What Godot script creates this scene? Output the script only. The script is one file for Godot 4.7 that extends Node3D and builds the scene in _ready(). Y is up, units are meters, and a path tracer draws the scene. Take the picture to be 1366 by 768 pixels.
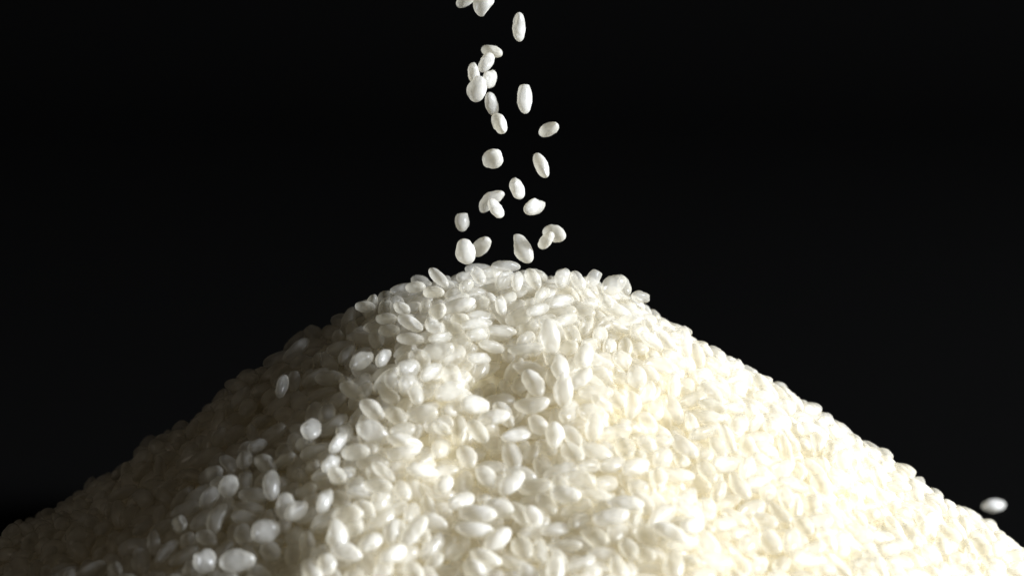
extends Node3D

# A cone of short-grain rice on a black cloth, more grains falling on its top. Units are metres; most lengths are written as so many MM.
const MM := 0.001
const PX := 0.12 * MM            # one pixel of the photograph in the plane of the pile's axis
const SLOPE := 0.666             # tangent of the angle of repose
const TOP := 66.2 * MM           # where the straight flanks would meet
const ROUND := 18.2 * MM         # how far the tip is rounded off
const REACH := 88.0 * MM
const PITCH := deg_to_rad(8.0)
const DIST := 0.5
const PIXELS_HIGH := 768.0
const OBJECTS_IN_ALL := 300

var cam_pos: Vector3
var cam_right := Vector3.RIGHT
var cam_up: Vector3
var cam_back: Vector3
var rng := RandomNumberGenerator.new()
var lumps := FastNoiseLite.new()
var shapes: Array[Mesh] = []
var half_sizes: Array[Vector3] = []
var tones: Array[Color] = []
var looks: Array[StandardMaterial3D] = []
var chalky: Array[StandardMaterial3D] = []
var used := {}


func _ready() -> void:
	rng.seed = 7
	lumps.seed = 11
	lumps.noise_type = FastNoiseLite.TYPE_SIMPLEX_SMOOTH
	lumps.frequency = 1.0 / (26.0 * MM)
	lumps.fractal_octaves = 2
	set_camera_and_light()
	make_setting()
	make_materials()
	make_shapes()
	var heap := pack_heap()
	place_heap(heap)
	place_falling()


func set_camera_and_light() -> void:
	cam_up = Vector3(0, cos(PITCH), -sin(PITCH))
	cam_back = Vector3(0, sin(PITCH), cos(PITCH))
	var aim := Vector3(0.36 * MM, 65.0 * MM - 12.24 * MM, 0)
	cam_pos = aim + cam_back * DIST
	var cam := Camera3D.new()
	cam.name = "camera"
	var lens := CameraAttributesPhysical.new()
	lens.frustum_focal_length = 12.0 / (PIXELS_HIGH * PX / 2.0 / DIST)
	lens.frustum_focus_distance = DIST - 6.0 * MM
	lens.exposure_aperture = 21.0
	lens.frustum_near = 0.02
	lens.frustum_far = 20.0
	cam.attributes = lens
	add_child(cam)
	cam.transform = Transform3D(Basis(cam_right, cam_up, cam_back), cam_pos)
	cam.current = true

	var env := Environment.new()
	env.background_mode = Environment.BG_COLOR
	env.background_color = Color8(10, 10, 10)
	env.tonemap_mode = Environment.TONE_MAPPER_LINEAR
	env.tonemap_exposure = 1.0
	env.sdfgi_enabled = true
	env.ssao_enabled = true
	env.ssil_enabled = true
	var world := WorldEnvironment.new()
	world.name = "world_environment"
	world.environment = env
	add_child(world)

	add_softbox("key_softbox", Vector3(1.25, 0.42, 0.38), Vector3(0, 45.0 * MM, 0), Vector2(0.32, 0.32), 6.8, Color(0.942, 0.966, 1.0))
	add_softbox("weak_fill_softbox", Vector3(-0.55, 0.42, 0.45), Vector3(0, 40.0 * MM, 0), Vector2(0.10, 0.10), 0.028, Color(1.0, 0.95, 0.88))


func add_softbox(called: String, at: Vector3, aim: Vector3, size: Vector2, energy: float, color: Color) -> void:
	var lamp := AreaLight3D.new()
	lamp.name = called
	lamp.area_size = size
	lamp.light_energy = energy
	lamp.light_color = color
	lamp.shadow_enabled = true
	lamp.area_range = 6.0
	add_child(lamp)
	lamp.position = at
	lamp.basis = Basis.looking_at(aim - at)


func make_setting() -> void:
	var cloth := StandardMaterial3D.new()
	cloth.albedo_color = Color(0.0039, 0.0038, 0.0037).linear_to_srgb()
	cloth.roughness = 1.0
	cloth.metallic_specular = 0.0
	var weave := NoiseTexture2D.new()
	var fibre := FastNoiseLite.new()
	fibre.seed = 3
	fibre.frequency = 0.2
	weave.noise = fibre
	weave.seamless = true
	weave.width = 256
	weave.height = 256
	cloth.heightmap_enabled = true
	cloth.heightmap_texture = weave
	cloth.heightmap_scale = 0.02
	cloth.uv1_triplanar = true
	cloth.uv1_world_triplanar = true
	cloth.uv1_scale = Vector3(40, 40, 40)
	# one black sweep: flat under the pile, then curving up into the background
	var profile: Array[Vector2] = [Vector2(0.9, 0.0), Vector2(0.3, 0.0), Vector2(-0.9, 0.0)]
	for i in range(1, 17):
		var a := PI / 2.0 * i / 16
		profile.append(Vector2(-0.9 - 0.7 * sin(a), 0.7 - 0.7 * cos(a)))
	profile.append(Vector2(-1.6, 1.6))
	var st := SurfaceTool.new()
	st.begin(Mesh.PRIMITIVE_TRIANGLES)
	st.set_smooth_group(0)
	for i in profile.size() - 1:
		var p := profile[i]
		var q := profile[i + 1]
		for v in [Vector3(-2.2, p.y, p.x), Vector3(-2.2, q.y, q.x), Vector3(2.2, q.y, q.x), Vector3(-2.2, p.y, p.x), Vector3(2.2, q.y, q.x), Vector3(2.2, p.y, p.x)]:
			st.add_vertex(v)
	st.generate_normals()
	var table := MeshInstance3D.new()
	table.name = "black_backdrop"
	table.mesh = st.commit()
	table.material_override = cloth
	table.set_meta("kind", "structure")
	table.set_meta("label", "matt black backdrop sweeping from under the rice pile up behind it")
	add_child(table, true)


# ---------------------------------------------------------------- materials and grain shapes

func make_materials() -> void:
	# Milled rice: chalky to glassy, all of it lets light through.
	tones = [Color(0.925, 0.915, 0.875), Color(0.95, 0.945, 0.925), Color(0.90, 0.885, 0.83), Color(0.94, 0.935, 0.91), Color(0.86, 0.845, 0.79)]
	for t in tones:
		looks.append(grain_look(t))
	for t in tones:
		chalky.append(grain_look(t.lerp(Color.WHITE, 0.6), 0.88))


func grain_look(tone: Color, body := 0.53) -> StandardMaterial3D:
	var m := StandardMaterial3D.new()
	m.albedo_color = tone.linear_to_srgb()
	m.vertex_color_use_as_albedo = true
	m.roughness = 0.27
	m.metallic_specular = 0.7
	m.transparency = BaseMaterial3D.TRANSPARENCY_ALPHA
	m.albedo_color.a = body
	m.backlight_enabled = true
	m.backlight = Color(1.0, 0.95, 0.815).linear_to_srgb()
	return m


# length, width, thickness in millimetres; notch: how deep the lost germ bit into the tip; cut: how flat the far tip is broken off; bow: how bent
func add_shape(length: float, width: float, thick: float, notch: float, cut: float, bow: float, ridge: float, seed_no: int) -> void:
	var n := FastNoiseLite.new()
	n.seed = seed_no
	n.frequency = 0.55
	var rings := 22
	var round_ := 18
	var v := PackedVector3Array()
	var c := PackedColorArray()
	var idx := PackedInt32Array()
	var turn := float(seed_no) * 1.7
	for i in rings + 1:
		var a := PI * i / rings
		var t := -cos(a)
		var r := pow(maxf(1.0 - pow(absf(t), 2.32), 0.0), 0.53)
		var x := t
		if cut > 0.0 and t > 1.0 - cut:                # a broken, slightly rounded end
			var e := (t - (1.0 - cut)) / cut
			x = 1.0 - cut + cut * 0.5 * e
			r = pow(maxf(1.0 - pow(1.0 - cut, 2.32), 0.0), 0.53) * pow(maxf(1.0 - e * e * e, 0.0), 0.5)
		for j in round_:
			var b := TAU * j / round_
			var k := 1.0 + ridge * cos(4.0 * b + 0.6) * (1.0 - t * t)
			var u := Vector2(x, r * k * cos(b))
			var over := u.dot(Vector2(0.66, 0.75)) - (1.03 - 0.42 * notch)   # the corner that went with the germ
			if over > 0.0:
				u -= Vector2(0.66, 0.75) * over * 1.5
			var p := Vector3(u.x * length / 2.0, u.y * width / 2.0, r * k * sin(b) * thick / 2.0 * (1.0 - minf(over, 0.3) * 0.8 if over > 0.0 else 1.0))
			p.y += bow * (0.5 - t * t) + 0.10 * width * t * cos(turn) * 0.5
			p += Vector3(0, cos(b), sin(b)) * n.get_noise_3d(p.x * 1.2, p.y * 1.2, p.z * 1.2) * 0.16 * r
			v.append(p * MM)
			# the chalky heart of a grain and its glassy ends
			var chalk := exp(-pow((t + 0.15 + 0.25 * sin(turn)) / 0.45, 2.0)) * (0.5 + 0.5 * cos(b - turn))
			var streak := 0.5 + 0.5 * n.get_noise_3d(p.x * 0.6, p.y * 3.5, p.z * 3.5)
			var w := clampf(0.90 + 0.10 * chalk + 0.06 * (streak - 0.5), 0.0, 1.0)
			c.append(Color(w, w - 0.012 * (1.0 - chalk), w - 0.045 * (1.0 - chalk), clampf(0.66 + 0.34 * chalk + 0.22 * (streak - 0.5), 0.5, 1.0)))
	for i in rings:
		for j in round_:
			var p := i * round_ + j
			var q := i * round_ + (j + 1) % round_
			idx.append_array(PackedInt32Array([p, q, p + round_, q, q + round_, p + round_]))
	var arrays := []
	arrays.resize(Mesh.ARRAY_MAX)
	arrays[Mesh.ARRAY_VERTEX] = v
	arrays[Mesh.ARRAY_COLOR] = c
	arrays[Mesh.ARRAY_INDEX] = idx
	var raw := ArrayMesh.new()
	raw.add_surface_from_arrays(Mesh.PRIMITIVE_TRIANGLES, arrays)
	var st := SurfaceTool.new()
	st.create_from(raw, 0)
	st.generate_normals()
	shapes.append(st.commit())
	half_sizes.append(Vector3(length, width, thick) * MM / 2.0)


func make_shapes() -> void:
	add_shape(5.15, 2.65, 1.95, 0.15, 0.0, 0.10, 0.045, 1)    # 0 slender
	add_shape(4.85, 2.80, 2.00, 0.30, 0.0, 0.15, 0.035, 2)    # 1 plump
	add_shape(4.95, 2.85, 2.00, 0.64, 0.0, 0.10, 0.040, 3)    # 2 deeply notched
	add_shape(5.05, 2.75, 1.90, 0.50, 0.0, 0.05, 0.055, 4)    # 3 notched
	add_shape(4.95, 2.70, 2.00, 0.25, 0.24, 0.08, 0.050, 5)   # 4 blunt, broken at one end
	add_shape(5.20, 2.50, 1.95, 0.30, 0.0, 0.55, 0.035, 6)    # 5 curved
	add_shape(4.30, 2.70, 2.05, 0.40, 0.0, 0.05, 0.040, 7)    # 6 stubby
	add_shape(5.30, 2.55, 1.85, 0.50, 0.0, 0.12, 0.075, 8)    # 7 ridged
	add_shape(3.30, 2.70, 2.00, 0.10, 0.40, 0.05, 0.045, 9)   # 8 broken half


# ---------------------------------------------------------------- the heap

func bump_at(x: float, z: float) -> float:
	var r := sqrt(x * x + z * z)
	var b := lumps.get_noise_2d(x, z) * 1.5 * MM
	var phi := atan2(x, z)                                    # 0 towards the camera, + to the right
	var fade := clampf((r - 8.0 * MM) / (18.0 * MM), 0.0, 1.0)
	b -= 3.1 * MM * fade * exp(-pow((phi + 0.06) / 0.16, 2.0))   # a runnel down the front
	b += 1.3 * MM * fade * exp(-pow((phi + 0.42) / 0.20, 2.0))   # and the tongue of grains beside it
	b -= 2.8 * MM * exp(-pow((phi + 1.75) / 0.45, 2.0) - pow((r - 68.0 * MM) / (15.0 * MM), 2.0))
	b += lumps.get_noise_2d(x * 2.3 + 0.3, z * 2.3) * 1.7 * MM * clampf((-phi - 0.9) / 0.4, 0.0, 1.0) * fade   # the left side is the more uneven one
	return b


func surface_y(x: float, z: float) -> float:
	var r := sqrt(x * x + z * z)
	var steep := SLOPE - 0.014 + 0.012 * x / maxf(r, 1.0 * MM)
	return TOP - steep * pow(r * r * r * r + ROUND * ROUND * ROUND * ROUND, 0.25) + bump_at(x, z)


func surface_normal(x: float, z: float) -> Vector3:
	var e := 1.0 * MM
	return Vector3(surface_y(x - e, z) - surface_y(x + e, z), 2.0 * e, surface_y(x, z - e) - surface_y(x, z + e)).normalized()


func to_pixel(p: Vector3) -> Vector3:                          # photograph pixels, and metres before the lens
	var d := p - cam_pos
	var depth := -d.dot(cam_back)
	return Vector3(683.0 + d.dot(cam_right) / depth * DIST / PX, 384.0 - d.dot(cam_up) / depth * DIST / PX, depth)


func from_pixel(x: float, y: float, depth: float) -> Vector3:
	return cam_pos + (cam_right * (x - 683.0) * PX / DIST + cam_up * (384.0 - y) * PX / DIST - cam_back) * depth


func on_heap(x: float, y: float, lift: float) -> Vector3:      # where the line of sight meets the heap, or passes nearest to it
	var best := Vector3.ZERO
	var nearest := INF
	for i in 260:
		var p := from_pixel(x, y, DIST - 95.0 * MM + i * 0.5 * MM)
		var gap := p.y - surface_y(p.x, p.z) - lift
		if gap < nearest:
			nearest = gap
			best = p
		if gap <= 0.0:
			return p
	return best


# A frame whose x lies along the grain as the photograph shows it: angle in the picture, lengths in pixels, lean towards the lens from the foreshortening.
func pose(angle: float, long_px: float, wide_px: float, kind: int, out_sign: float) -> Basis:
	var h: Vector3 = half_sizes[kind]
	var share := clampf(long_px * PX / (2.0 * h.x), 0.55, 1.0)
	var lean := acos(share) * out_sign
	var along := (cam_right * cos(angle) + cam_up * sin(angle)) * cos(lean) + cam_back * sin(lean)
	var side := cam_back.cross(along).normalized()
	var face := along.cross(side).normalized()
	var w := clampf((wide_px * PX / 2.0 - h.z) / (h.y - h.z), 0.0, 1.0)
	var roll := acos(w) * 0.8
	return Basis(along, side, face).orthonormalized() * Basis(Vector3.RIGHT, roll)


func scale_for(long_px: float, wide_px: float, kind: int) -> Vector3:
	var h: Vector3 = half_sizes[kind]
	var w := clampf(wide_px * PX / (2.0 * h.y), 0.86, 1.2)
	return Vector3(clampf(long_px * PX / (2.0 * h.x), 0.86, 1.12), w, lerpf(1.0, w, 0.6))


# Grains one can pick out in the photograph: x, y, length, width, angle in degrees, shape, lift in tenths of a millimetre, tone, what they look like.
func picked() -> Array:
	return [
		[487, 409, 29, 16, 0, 0, 4, 3, "lone pale grain of rice jutting level from the left skyline below the summit"],
		[585, 370, 37, 16, -42, 0, 8, 1, "slender white rice grain tipped down to the right on the summit's left shoulder"],
		[554, 383, 24, 17, 12, 1, 5, 3, "small bright rice grain on the skyline just below the summit's left shoulder"],
		[547, 431, 38, 20, -28, 2, 10, 1, "large bright rice grain sloping down to the right, upper of a crossed pair"],
		[547, 452, 38, 18, -2, 0, 9, 1, "bright rice grain lying level directly below the large sloping grain"],
		[515, 425, 30, 17, 5, 0, 3, 0, "dim grain of rice touching the left end of the large sloping grain"],
		[519, 441, 29, 20, 12, 1, 4, 2, "dim plump rice grain to the left of the level bright grain"],
		[536, 411, 24, 16, -22, 6, 6, 3, "short rice grain just above the large sloping grain"],
		[581, 437, 25, 18, 0, 8, 6, 1, "short broken rice grain between the crossed pair and the summit"],
		[588, 450, 33, 15, 6, 7, 2, 0, "glassy rice grain with a bright core, partly under its neighbours"],
		[584, 468, 41, 23, 18, 1, 9, 0, "big translucent rice grain rising to the right, below the crossed pair"],
		[482, 481, 36, 22, 36, 1, 9, 2, "translucent plump rice grain alone in the shade, rising to the right"],
		[511, 477, 25, 19, 52, 4, 9, 1, "small white blunt rice grain beside the translucent grain in the shade"],
		[578, 390, 31, 18, 5, 7, 7, 0, "glassy rice grain with a bright spot on the summit's left shoulder"],
		[545, 492, 31, 25, 45, 1, 8, 3, "broad white rice grain, top of a cluster of three"],
		[525, 506, 25, 23, 60, 6, 7, 3, "stubby rice grain, left of a cluster of three"],
		[545, 511, 27, 23, 40, 6, 7, 1, "stubby rice grain, lowest of a cluster of three"],
		[575, 496, 35, 20, 30, 0, 8, 1, "smooth white rice grain rising to the right of the cluster of three"],
		[602, 500, 29, 24, -40, 1, 7, 3, "round plump rice grain above the long leaning grain"],
		[600, 521, 39, 23, 30, 1, 9, 1, "long plump rice grain with a bright tip, rising to the right"],
		[555, 525, 29, 21, 96, 3, 5, 0, "upright dull rice grain below the cluster of three"],
		[496, 546, 38, 22, -35, 3, 9, 1, "bright rice grain tipped down to the right at the edge of the shade"],
		[469, 521, 36, 22, -20, 1, 3, 2, "dim plump rice grain in the shade left of the lit tongue"],
		[636, 432, 41, 18, 4, 7, 8, 1, "long level rice grain with a shining right end below the summit"],
		[636, 446, 28, 20, -8, 6, 7, 1, "short shining rice grain right under the long level one"],
		[669, 441, 40, 17, -6, 0, 6, 0, "long level pale rice grain, lit, right of the shining one"],
		[668, 407, 25, 17, 96, 3, 9, 1, "small upright white rice grain on the front of the summit"],
		[639, 478, 32, 19, -10, 3, 7, 1, "white pointed rice grain lying in the yellowish runnel"],
		[656, 462, 37, 17, -20, 0, 4, 0, "dull slender rice grain sloping down to the right in the runnel"],
		[702, 465, 46, 17, 4, 7, 9, 4, "long greyish rice grain lying level, darker than all around it"],
		[733, 449, 44, 27, 106, 1, 9, 1, "large upright rice grain right of the long greyish one"],
		[723, 394, 31, 17, 52, 5, 8, 2, "curved rice grain seen edge on with a shaded left side, near the summit"],
		[749, 402, 37, 19, 12, 0, 8, 1, "long smooth rice grain lying nearly level right of the edge-on grain"],
		[718, 413, 33, 17, 14, 0, 8, 1, "white rice grain rising to the right under the edge-on grain"],
		[792, 371, 28, 20, 62, 8, 16, 1, "small faceted rice grain standing up on the skyline right of the summit"],
		[751, 371, 31, 22, 68, 1, 10, 3, "plump rice grain leaning right, leftmost of three on the right skyline top"],
		[771, 374, 32, 20, 120, 1, 9, 1, "rice grain leaning left between the plump one and the faceted one"],
		[819, 380, 38, 25, 40, 1, 7, 0, "large shadowed rice grain on the skyline beside the standing faceted grain"],
		[833, 381, 31, 20, 110, 1, 6, 0, "steep rice grain at the corner where the right skyline begins to fall"],
		[855, 396, 27, 17, -15, 4, 9, 1, "single blunt rice grain proud of the skyline past the right corner"],
		[808, 401, 24, 18, -40, 6, 8, 1, "stubby bright rice grain below the corner of the right skyline"],
		[915, 455, 41, 19, 96, 0, 2, 1, "tall upright rice grain on the right flank just under the skyline"],
		[752, 520, 44, 24, 96, 1, 8, 1, "very large upright rice grain in the middle of the lit front"],
		[850, 502, 33, 24, 120, 1, 8, 1, "plump rice grain leaning left in the middle of the lit flank"],
		[675, 355, 40, 16, -3, 0, 16, 3, "rice grain lying level on the very top of the summit"],
		[672, 374, 34, 21, 55, 1, 6, 3, "plump rice grain supporting the level one on the summit"],
		[690, 375, 27, 17, 82, 0, 9, 1, "upright rice grain under the right end of the summit's level grain"],
		[711, 372, 33, 21, -50, 1, 10, 1, "white rice grain tipped down to the right, right of the summit"],
		[716, 367, 26, 15, -15, 4, 8, 3, "level blunt rice grain behind the tipped one on the summit"],
		[638, 367, 27, 20, 115, 3, 12, 1, "pointed rice grain standing up left of the summit's level grain"],
		[622, 381, 22, 16, 30, 8, 5, 4, "small yellowish broken rice grain at the foot of the pointed standing one"],
		[376, 515, 33, 16, 76, 0, 13, 3, "slender rice grain standing out of the dark left flank, highest of its kind"],
		[415, 572, 27, 25, 70, 2, 9, 1, "broad notched bright rice grain alone on the dark flank"],
		[305, 648, 29, 24, 95, 1, 13, 3, "broad upright rice grain, leftmost of two lit on the dark flank"],
		[362, 647, 39, 21, 90, 0, 13, 3, "slender upright rice grain, rightmost of two lit on the dark flank"],
		[381, 676, 36, 24, 105, 1, 15, 1, "left half of a heart-shaped pair of bright rice grains"],
		[395, 681, 34, 22, 40, 1, 14, 1, "right half of a heart-shaped pair of bright rice grains"],
		[451, 590, 33, 18, 50, 3, 9, 1, "bright notched rice grain rising to the right at the shade's edge"],
		[441, 618, 26, 20, 35, 6, 8, 1, "small bright rice grain below the notched one at the shade's edge"],
		[449, 634, 26, 21, -20, 6, 11, 0, "glassy stubby rice grain touching the small bright one"],
		[433, 668, 33, 20, 62, 3, 13, 1, "rice grain leaning right, beside the heart-shaped pair"],
		[354, 708, 36, 28, 35, 1, 10, 1, "large blurred bright rice grain below the heart-shaped pair"],
		[273, 748, 31, 29, 60, 6, 11, 1, "round blurred white rice grain low on the dark left flank"],
		[316, 748, 42, 27, 12, 1, 11, 1, "big blurred white rice grain at the bottom, right of the round one"],
		[497, 576, 42, 26, -20, 1, 10, 1, "large bright rice grain at the head of the lit tongue"],
		[474, 603, 38, 21, 12, 0, 9, 1, "smooth rice grain under the large one at the head of the tongue"],
		[511, 629, 38, 17, -38, 7, 9, 1, "ridged rice grain tipped down to the right on the lit tongue"],
		[504, 648, 38, 20, 0, 0, 8, 1, "level rice grain touching the ridged one from below"],
		[637, 575, 36, 22, -38, 1, 10, 1, "bright plump rice grain tipped down to the right beside the runnel"],
		[589, 571, 25, 17, -25, 6, 8, 1, "small white rice grain above the lit tongue's right side"],
	]


func pack_heap() -> Dictionary:
	# Each grain is three balls on a rod. They are scattered over the cone in three coats, pulled inwards, and pushed apart until they rest on one another.
	var lie := PackedVector3Array()            # centres
	var dir := PackedVector3Array()            # long axes
	var nor := PackedVector3Array()            # outward normals
	var kinds := PackedInt32Array()
	var frames: Array[Basis] = []              # of the picked grains
	var info := picked()
	var fixed := info.size()
	for e in info:
		var kind: int = e[5]
		var p := on_heap(e[0], e[1], e[6] * 0.1 * MM)
		var n := surface_normal(p.x, p.z)
		var a := deg_to_rad(e[4])
		# the end that leans towards the lens is the one that follows the slope down
		var flat := cam_right * cos(a) + cam_up * sin(a)
		var b := pose(a, e[2], e[3], kind, -signf(flat.dot(n) / maxf(cam_back.dot(n), 0.05) + 1e-6))
		lie.append(p)
		dir.append(b.x)
		nor.append(n)
		kinds.append(kind)
		frames.append(b)
	var mix_of := [0, 0, 0, 1, 1, 1, 1, 2, 3, 3, 4, 5, 6, 7, 7, 4, 8, 8]
	for coat in 3:
		var l := 1.2 * MM
		while l < REACH:
			var count := maxi(1, int(TAU * l / (4.0 * MM)))
			for i in count:
				var phi := TAU * (i + rng.randf_range(-0.4, 0.4)) / count + coat * 0.7 + l * 900.0
				var r := l + rng.randf_range(-1.2, 1.2) * MM
				var x := r * sin(phi)
				var z := r * cos(phi)
				var spin := rng.randf() * TAU
				var steep := rng.randfn(0.0, 0.30)
				var kind: int = mix_of[rng.randi() % mix_of.size()]
				if cos(phi) < -0.75 and coat > 0 and r > 25.0 * MM:      # the far side needs one coat
					continue
				var n := surface_normal(x, z)
				var p := Vector3(x, surface_y(x, z), z) - n * (0.9 + 2.1 * coat + rng.randf_range(-0.4, 0.4)) * MM
				var clear := true
				for h in fixed:
					if p.distance_squared_to(lie[h]) < pow(1.9 * MM, 2.0):
						clear = false
						break
				if not clear:
					continue
				var t := n.cross(Vector3(0.37, 0.21, 0.9)).normalized()
				var d := (t * cos(spin) + n.cross(t) * sin(spin)) * cos(steep) + n * sin(steep)
				lie.append(p)
				dir.append(d)
				nor.append(n)
				kinds.append(kind)
			l += 3.1 * MM
	var loose_from := lie.size()
	for i in 190:                                # grains that slid down last and lie loose on the rest, thickest below the left of the summit
		var phi := rng.randfn(-0.30, 0.30)
		if phi < -0.60:
			continue
		var r := rng.randf_range(9.0, 72.0) * MM
		var x := r * sin(phi)
		var z := r * cos(phi)
		var spin := rng.randf() * TAU
		var kind: int = mix_of[rng.randi() % mix_of.size()]
		var n := surface_normal(x, z)
		var p := Vector3(x, surface_y(x, z), z) + n * 1.6 * MM
		var clear := true
		for h in fixed:
			var apart := p - lie[h]
			if apart.length() < 3.4 * MM or (apart - cam_back * apart.dot(cam_back)).length() < 3.6 * MM and apart.length() < 9.0 * MM:
				clear = false
				break
		if not clear:
			continue
		var t := n.cross(Vector3(0.37, 0.21, 0.9)).normalized()
		var steep := rng.randfn(0.0, 0.15)
		lie.append(p)
		dir.append((t * cos(spin) + n.cross(t) * sin(spin)) * cos(steep) + n * sin(steep))
		nor.append(n)
		kinds.append(kind)
	var grains := lie.size()
	var rod := PackedFloat32Array()
	var ball := PackedVector3Array()
	ball.resize(grains * 3)
	rod.resize(grains)
	for g in grains:
		var h: Vector3 = half_sizes[kinds[g]]
		rod[g] = h.x - 1.12 * MM
		ball[3 * g] = lie[g] - dir[g] * rod[g]
		ball[3 * g + 1] = lie[g]
		ball[3 * g + 2] = lie[g] + dir[g] * rod[g]
	var thick := 2.24 * MM
	var core := PackedFloat32Array()           # depth of the bed under each grain is the same everywhere
	var pair_a := PackedInt32Array()
	var pair_b := PackedInt32Array()
	var rounds := 54
	for step in rounds:
		if step % 9 == 0:
			var found := near_pairs(ball, thick + 0.7 * MM, fixed)
			pair_a = found[0]
			pair_b = found[1]
		var pull := 0.045 * MM if step < rounds - 14 else 0.012 * MM
		for g in range(fixed, grains):
			var s: Vector3 = nor[g] * pull
			ball[3 * g] -= s
			ball[3 * g + 1] -= s
			ball[3 * g + 2] -= s
		var t2 := thick * thick
		for k in pair_a.size():
			var a := pair_a[k]
			var b := pair_b[k]
			var d := ball[b] - ball[a]
			var q := d.length_squared()
			if q < t2:
				q = sqrt(q)
				if a < fixed * 3:
					ball[b] += d * ((thick - q) / maxf(q, 1e-7) * 0.6)
				else:
					d *= (thick - q) / maxf(q, 1e-7) * 0.42
					ball[a] -= d
					ball[b] += d
		for g in range(fixed, grains):
			var a := ball[3 * g]
			var b := ball[3 * g + 2]
			var mid := (a + ball[3 * g + 1] + b) / 3.0
			var d := (b - a).normalized()
			var deep := (mid.y - surface_y(mid.x, mid.z)) * nor[g].y + 5.4 * MM
			if deep < 0.0:
				mid -= nor[g] * deep
			d = (d - nor[g] * d.dot(nor[g]) * 0.012).normalized()
			ball[3 * g] = mid - d * rod[g]
			ball[3 * g + 1] = mid
			ball[3 * g + 2] = mid + d * rod[g]
	for g in range(fixed, grains):
		lie[g] = ball[3 * g + 1]
		var proud := (lie[g].y - surface_y(lie[g].x, lie[g].z)) * nor[g].y - 3.3 * MM
		if proud > 0.0 and g < loose_from:         # no packed grain stands right off the slope
			lie[g] -= nor[g] * proud
		dir[g] = (ball[3 * g + 2] - ball[3 * g]).normalized()
	return {"lie": lie, "dir": dir, "nor": nor, "kinds": kinds, "frames": frames, "info": info, "loose_from": loose_from}


func near_pairs(ball: PackedVector3Array, reach: float, fixed: int) -> Array:
	var lo := Vector3(-100, -6, -100) * MM
	var side := reach
	var nx := int(200.0 * MM / side) + 1
	var ny := int(80.0 * MM / side) + 1
	var head := PackedInt32Array()
	head.resize(nx * ny * nx)
	head.fill(-1)
	var next := PackedInt32Array()
	next.resize(ball.size())
	var a_ := PackedInt32Array()
	var b_ := PackedInt32Array()
	var r2 := reach * reach
	for i in ball.size():
		var p := (ball[i] - lo) / side
		var cx := clampi(int(p.x), 1, nx - 2)
		var cy := clampi(int(p.y), 1, ny - 2)
		var cz := clampi(int(p.z), 1, nx - 2)
		var own := i / 3
		for y in range(cy - 1, cy + 2):
			for z in range(cz - 1, cz + 2):
				var row := (y * nx + z) * nx
				for x in range(cx - 1, cx + 2):
					var j := head[row + x]
					while j >= 0:
						if j / 3 != own and ball[i].distance_squared_to(ball[j]) < r2 and own >= fixed:
							a_.append(j)
							b_.append(i)
						j = next[j]
		var at := (cy * nx + cz) * nx + cx
		next[i] = head[at]
		head[at] = i
	return [a_, b_]


func place_heap(heap: Dictionary) -> void:
	var lie: PackedVector3Array = heap.lie
	var dir: PackedVector3Array = heap.dir
	var nor: PackedVector3Array = heap.nor
	var kinds: PackedInt32Array = heap.kinds
	var info: Array = heap.info
	var fixed := info.size()
	var place: Array[Transform3D] = []
	var tone := PackedInt32Array()
	var tone_mix := [0, 0, 0, 1, 1, 2, 3, 3, 3, 4]
	for g in lie.size():
		if g < fixed:
			var e: Array = info[g]
			var b: Basis = heap.frames[g]
			place.append(Transform3D(b * Basis.from_scale(scale_for(e[2] / 0.96, e[3], e[5])), lie[g]))
			tone.append(e[7])
			continue
		var n := (nor[g] + Vector3(rng.randfn(0, 0.5), rng.randfn(0, 0.5), rng.randfn(0, 0.5))).normalized()
		var x := dir[g]
		var z := (n - x * n.dot(x)).normalized()
		if rng.randf() < 0.5:
			x = -x
		var s := rng.randf_range(0.92, 1.12)
		place.append(Transform3D(Basis(x, z.cross(x), z) * Basis.from_scale(Vector3(s * rng.randf_range(0.95, 1.04), s, s)), lie[g]))
		tone.append(tone_mix[rng.randi() % tone_mix.size()])
	var seen := seen_pixels(place, kinds)
	var order := range(fixed, lie.size())
	order.sort_custom(func(a, b): return seen[a] > seen[b] if seen[a] != seen[b] else a < b)
	var singles := OBJECTS_IN_ALL - fixed - falling().size()
	var alone := {}

	for g in fixed:
		add_grain(kinds[g], looks[tone[g]], place[g], info[g][8], "")
		alone[g] = true
	var named: Array = []
	for g in order.slice(0, singles):
		alone[g] = true
		named.append(g)
	name_grains(named, place, kinds, nor, tone, heap.loose_from)
	# the rest, one object: the grains past the limit and the bed of rice under them
	var pile := Node3D.new()
	pile.name = "rice_pile"
	pile.set_meta("kind", "stuff")
	pile.set_meta("category", "rice")
	pile.set_meta("label", "cone-shaped pile of loose white short-grain rice on the black table")
	add_child(pile, true)
	add_bed(pile)
	for k in shapes.size():
		var mine: Array[int] = []
		for g in range(fixed, lie.size()):
			if kinds[g] == k and not alone.has(g):
				mine.append(g)
		var mm := MultiMesh.new()
		mm.transform_format = MultiMesh.TRANSFORM_3D
		mm.use_colors = true
		mm.mesh = shapes[k]
		mm.instance_count = mine.size()
		for i in mine.size():
			mm.set_instance_transform(i, place[mine[i]])
			mm.set_instance_color(i, tones[tone[mine[i]]])
		var many := MultiMeshInstance3D.new()
		many.name = "loose_grains" if k == 0 else "loose_grains_%03d" % k
		many.multimesh = mm
		many.material_override = pale
		many.set_meta("kind", "stuff")
		pile.add_child(many, true)


var pale: StandardMaterial3D:
	get:
		if pale == null:
			pale = grain_look(Color.WHITE)
		return pale


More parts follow.
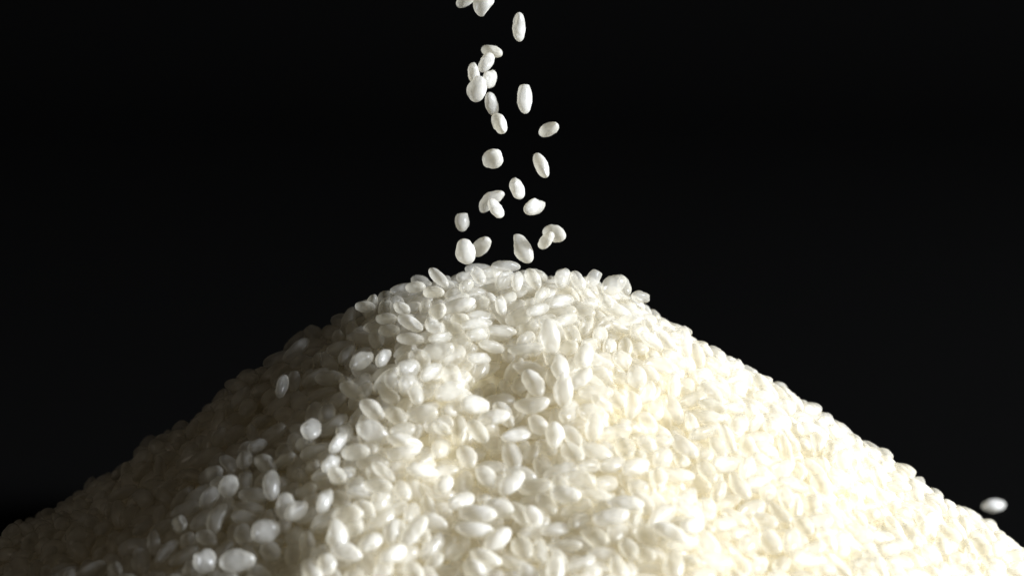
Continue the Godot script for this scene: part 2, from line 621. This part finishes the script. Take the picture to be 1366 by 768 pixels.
func add_bed(pile: Node3D) -> void:
	var st := SurfaceTool.new()
	st.begin(Mesh.PRIMITIVE_TRIANGLES)
	st.set_smooth_group(0)
	var rings := 44
	var round_ := 96
	var at := func(i: int, j: int) -> Vector3:
		var r := 96.0 * MM * i / rings
		var phi := TAU * (j % round_) / round_
		var x := r * sin(phi)
		var z := r * cos(phi)
		return Vector3(x, maxf(surface_y(x, z) - 6.6 * MM, 0.5 * MM if i < rings else 0.0), z)
	for i in rings:
		for j in round_:
			var a: Vector3 = at.call(i, j)
			var b: Vector3 = at.call(i, j + 1)
			var c: Vector3 = at.call(i + 1, j)
			var d: Vector3 = at.call(i + 1, j + 1)
			for p in ([a, d, c, a, b, d] if i > 0 else [a, d, c]):
				st.add_vertex(p)
	st.generate_normals()
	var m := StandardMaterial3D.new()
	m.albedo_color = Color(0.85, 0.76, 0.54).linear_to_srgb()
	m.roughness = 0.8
	var bed := MeshInstance3D.new()
	bed.name = "packed_grains"
	bed.mesh = st.commit()
	bed.material_override = m
	bed.set_meta("kind", "stuff")
	pile.add_child(bed, true)


func add_grain(kind: int, look: Material, where: Transform3D, label: String, group: String, called := "rice_grain") -> void:
	var o := MeshInstance3D.new()
	o.name = called if not used.has(called) else "%s_%03d" % [called, used[called]]
	used[called] = used.get(called, 0) + 1
	o.mesh = shapes[kind]
	o.material_override = look
	o.transform = where
	o.set_meta("label", label)
	o.set_meta("category", "rice grain")
	o.set_meta("group", group if group else "rice grains on the surface of the pile")
	add_child(o, true)


# How many pixels of each grain the lens sees: a small depth buffer of ellipses.
func seen_pixels(place: Array[Transform3D], kinds: PackedInt32Array) -> PackedInt32Array:
	var w := 683
	var h := 384
	var near := PackedFloat32Array()
	near.resize(w * h)
	near.fill(1e9)
	var who := PackedInt32Array()
	who.resize(w * h)
	who.fill(-1)
	for g in place.size():
		var c := to_pixel(place[g].origin)
		var f := 0.5 * DIST / PX / c.z
		var m00 := 0.0
		var m01 := 0.0
		var m11 := 0.0
		var axes: Vector3 = half_sizes[kinds[g]]
		for k in 3:
			var v: Vector3 = place[g].basis[k] * axes[k]
			var u := v.dot(cam_right) * f
			var t := -v.dot(cam_up) * f
			m00 += u * u
			m01 += u * t
			m11 += t * t
		var det := m00 * m11 - m01 * m01
		if det < 1e-9:
			continue
		var cx := c.x * 0.5
		var cy := c.y * 0.5
		var rx := sqrt(m00)
		var ry := sqrt(m11)
		for y in range(maxi(0, int(cy - ry)), mini(h, int(cy + ry) + 1)):
			for x in range(maxi(0, int(cx - rx)), mini(w, int(cx + rx) + 1)):
				var dx := x + 0.5 - cx
				var dy := y + 0.5 - cy
				var q := (m11 * dx * dx - 2.0 * m01 * dx * dy + m00 * dy * dy) / det
				if q < 1.0:
					var z := c.z - sqrt(1.0 - q) * 1.1 * MM
					if z < near[y * w + x]:
						near[y * w + x] = z
						who[y * w + x] = g
	var n := PackedInt32Array()
	n.resize(place.size())
	for g in who:
		if g >= 0:
			n[g] += 1
	return n


func name_grains(list: Array, place: Array[Transform3D], kinds: PackedInt32Array, nor: PackedVector3Array, tone: PackedInt32Array, loose_from: int) -> void:
	var looks_like := ["slender", "plump", "deeply notched", "notched", "blunt-ended", "curved", "stubby", "ridged", "broken"]
	var told := {}
	var rows: Array = []
	for g in list:
		var p := to_pixel(place[g].origin)
		var x := place[g].basis.x
		var a := rad_to_deg(atan2(x.dot(cam_up), x.dot(cam_right)))
		a = fposmod(a + 90.0, 180.0) - 90.0
		var lies := "lying level" if absf(a) < 20.0 else "standing upright" if absf(a) > 70.0 else "rising to the right" if a > 0 else "falling to the right"
		var phi := atan2(nor[g].x, nor[g].z)
		var height := "upper" if p.y < 500 else "middle" if p.y < 630 else "lower"
		var spot := ""
		if p.y < 430 and absf(p.x - 690) < 150:
			spot = "on the summit"
		elif phi > 1.25:
			spot = "along the %s right skyline" % height
		elif phi < -1.25:
			spot = "along the %s left skyline" % height
		elif phi < -0.62:
			spot = "on the %s dark left flank" % height
		elif phi < -0.25:
			spot = "on the %s lit tongue" % height
		elif phi < 0.12:
			spot = "in the %s runnel" % height
		elif phi < 0.65:
			spot = "on the %s front" % height
		else:
			spot = "on the %s bright right flank" % height
		var text := "%s rice grain %s %s" % [looks_like[kinds[g]], lies, spot]
		rows.append([g, p.y, text, spot])
		if not told.has(text):
			told[text] = []
		told[text].append([p.y, g])
	for row in rows:
		var same: Array = told[row[2]]
		same.sort_custom(func(a, b): return a[0] < b[0])
		var rank := 0
		for i in same.size():
			if same[i][1] == row[0]:
				rank = i
		var label: String = row[2]
		if same.size() == 2:
			label += ["", ""][0] + ", " + ["higher of two", "lower of two"][rank]
		elif same.size() > 2:
			label += ", " + ("topmost" if rank == 0 else "lowest" if rank == same.size() - 1 else ["", "second", "third", "fourth", "fifth", "sixth", "seventh", "eighth", "ninth"][mini(rank, 8)] + " from top")
		add_grain(kinds[row[0]], (chalky if row[0] >= loose_from else looks)[tone[row[0]]], place[row[0]], label, "rice grains " + row[3])


# ---------------------------------------------------------------- grains in the air

# x, y, length, width, angle, shape, millimetres nearer to the lens, lean sign, tone, label
func falling() -> Array:
	return [
		[623, -2, 36, 20, 40, 1, 0, 1, 0, "falling rice grain cut off by the upper edge of the picture, leftmost of two"],
		[645, 0, 44, 26, 258, 3, 4, 1, 3, "falling rice grain with a jagged lower tip, second at the picture's upper edge"],
		[692.5, 36, 41, 19, 91, 7, 2, 1, 3, "ridged upright falling rice grain, topmost of the right-hand stream"],
		[656, 68.5, 30, 18, -10, 1, -5, 1, 0, "falling rice grain lying level, at the top of the tight clump"],
		[648.5, 83, 32, 20, 248, 0, 2, 1, 3, "slanting falling rice grain in front of the level one in the clump"],
		[632, 98, 27, 17, 100, 4, -3, 1, 0, "broken falling rice grain peeping out on the clump's left side"],
		[653, 105, 27, 21, 60, 6, -4, -1, 0, "falling rice grain peeping out on the clump's right side"],
		[636.5, 118.5, 37, 25, 85, 1, 5, 1, 3, "broad upright falling rice grain at the bottom of the tight clump"],
		[656, 138.5, 34, 19.5, 109, 0, 0, 1, 3, "falling rice grain leaning left, upper of two that touch end to end"],
		[666, 164.5, 33, 21, -60, 2, 2, 1, 3, "notched falling rice grain, lower of two that touch end to end"],
		[700, 130.7, 42, 21, 93, 4, 1, 1, 3, "long upright falling rice grain with flat ends and a groove"],
		[732, 172.6, 31, 20, 28, 3, -2, 1, 3, "falling rice grain rising to the right, farthest right of the upper stream"],
		[657.4, 212, 30, 27, -35, 6, 1, 1, 3, "roundish falling rice grain alone left of the stream's middle"],
		[722, 220.4, 39, 20, -66, 3, 0, 1, 1, "falling rice grain with a nicked lower tip, right of the stream's middle"],
		[690, 251.6, 30, 20.5, 123, 4, 2, 1, 1, "small falling rice grain in the middle of the stream, leaning left"],
		[655, 268, 42, 20, 42, 5, -5, 1, 2, "greyish curved falling rice grain behind a smaller white one"],
		[661.6, 277.7, 31, 19, 130, 0, 3, 1, 1, "small white falling rice grain in front of the greyish curved one"],
		[713, 275.6, 33, 22, 14, 3, -1, -1, 2, "plump falling rice grain lying nearly level with a nicked right end"],
		[616.5, 295, 28, 20.5, 95, 8, -4, 1, 4, "small grey falling rice grain, farthest left of all in the air"],
		[621, 335.5, 37, 26, 115, 1, 3, 1, 1, "broad falling rice grain, left half of a V-shaped pair above the summit"],
		[642, 329, 34, 22, 58, 1, -1, 1, 3, "falling rice grain, right half of a V-shaped pair above the summit"],
		[696.7, 331.6, 43, 24, 118, 2, 2, 1, 0, "large falling rice grain with a nicked upper left side, just above the summit"],
		[739.5, 311.5, 36, 22, -16, 0, -4, 1, 1, "broad falling rice grain behind a small one, right above the summit"],
		[728.8, 320.6, 27, 18, 55, 0, 3, 1, 3, "small falling rice grain in front of a broad one, right above the summit"],
	]


func place_falling() -> void:
	for e in falling():
		var kind: int = e[5]
		var at := from_pixel(e[0], e[1], DIST - e[6] * MM)
		var b := pose(deg_to_rad(e[4]), e[2], e[3], kind, e[7])
		add_grain(kind, chalky[e[8]], Transform3D(b * Basis.from_scale(scale_for(e[2], e[3], kind)), at), e[9], "rice grains falling through the air", "falling_rice_grain")
	# one that rolled away over the table behind the pile
	var p := from_pixel(1326.5, 674, 0.62)
	for i in 400:
		var q := from_pixel(1326.5, 674, 0.5 + i * 0.001)
		if q.y < 1.5 * MM:
			p = q
			break
	var s := Basis(Vector3.UP, 0.45) * Basis(Vector3.RIGHT, PI / 2) * Basis.from_scale(Vector3(1.12, 1.12, 1.12))
	add_grain(6, chalky[3], Transform3D(s, p), "single blurred rice grain lying alone behind the pile's right foot", "stray rice grains on the table", "stray_rice_grain")
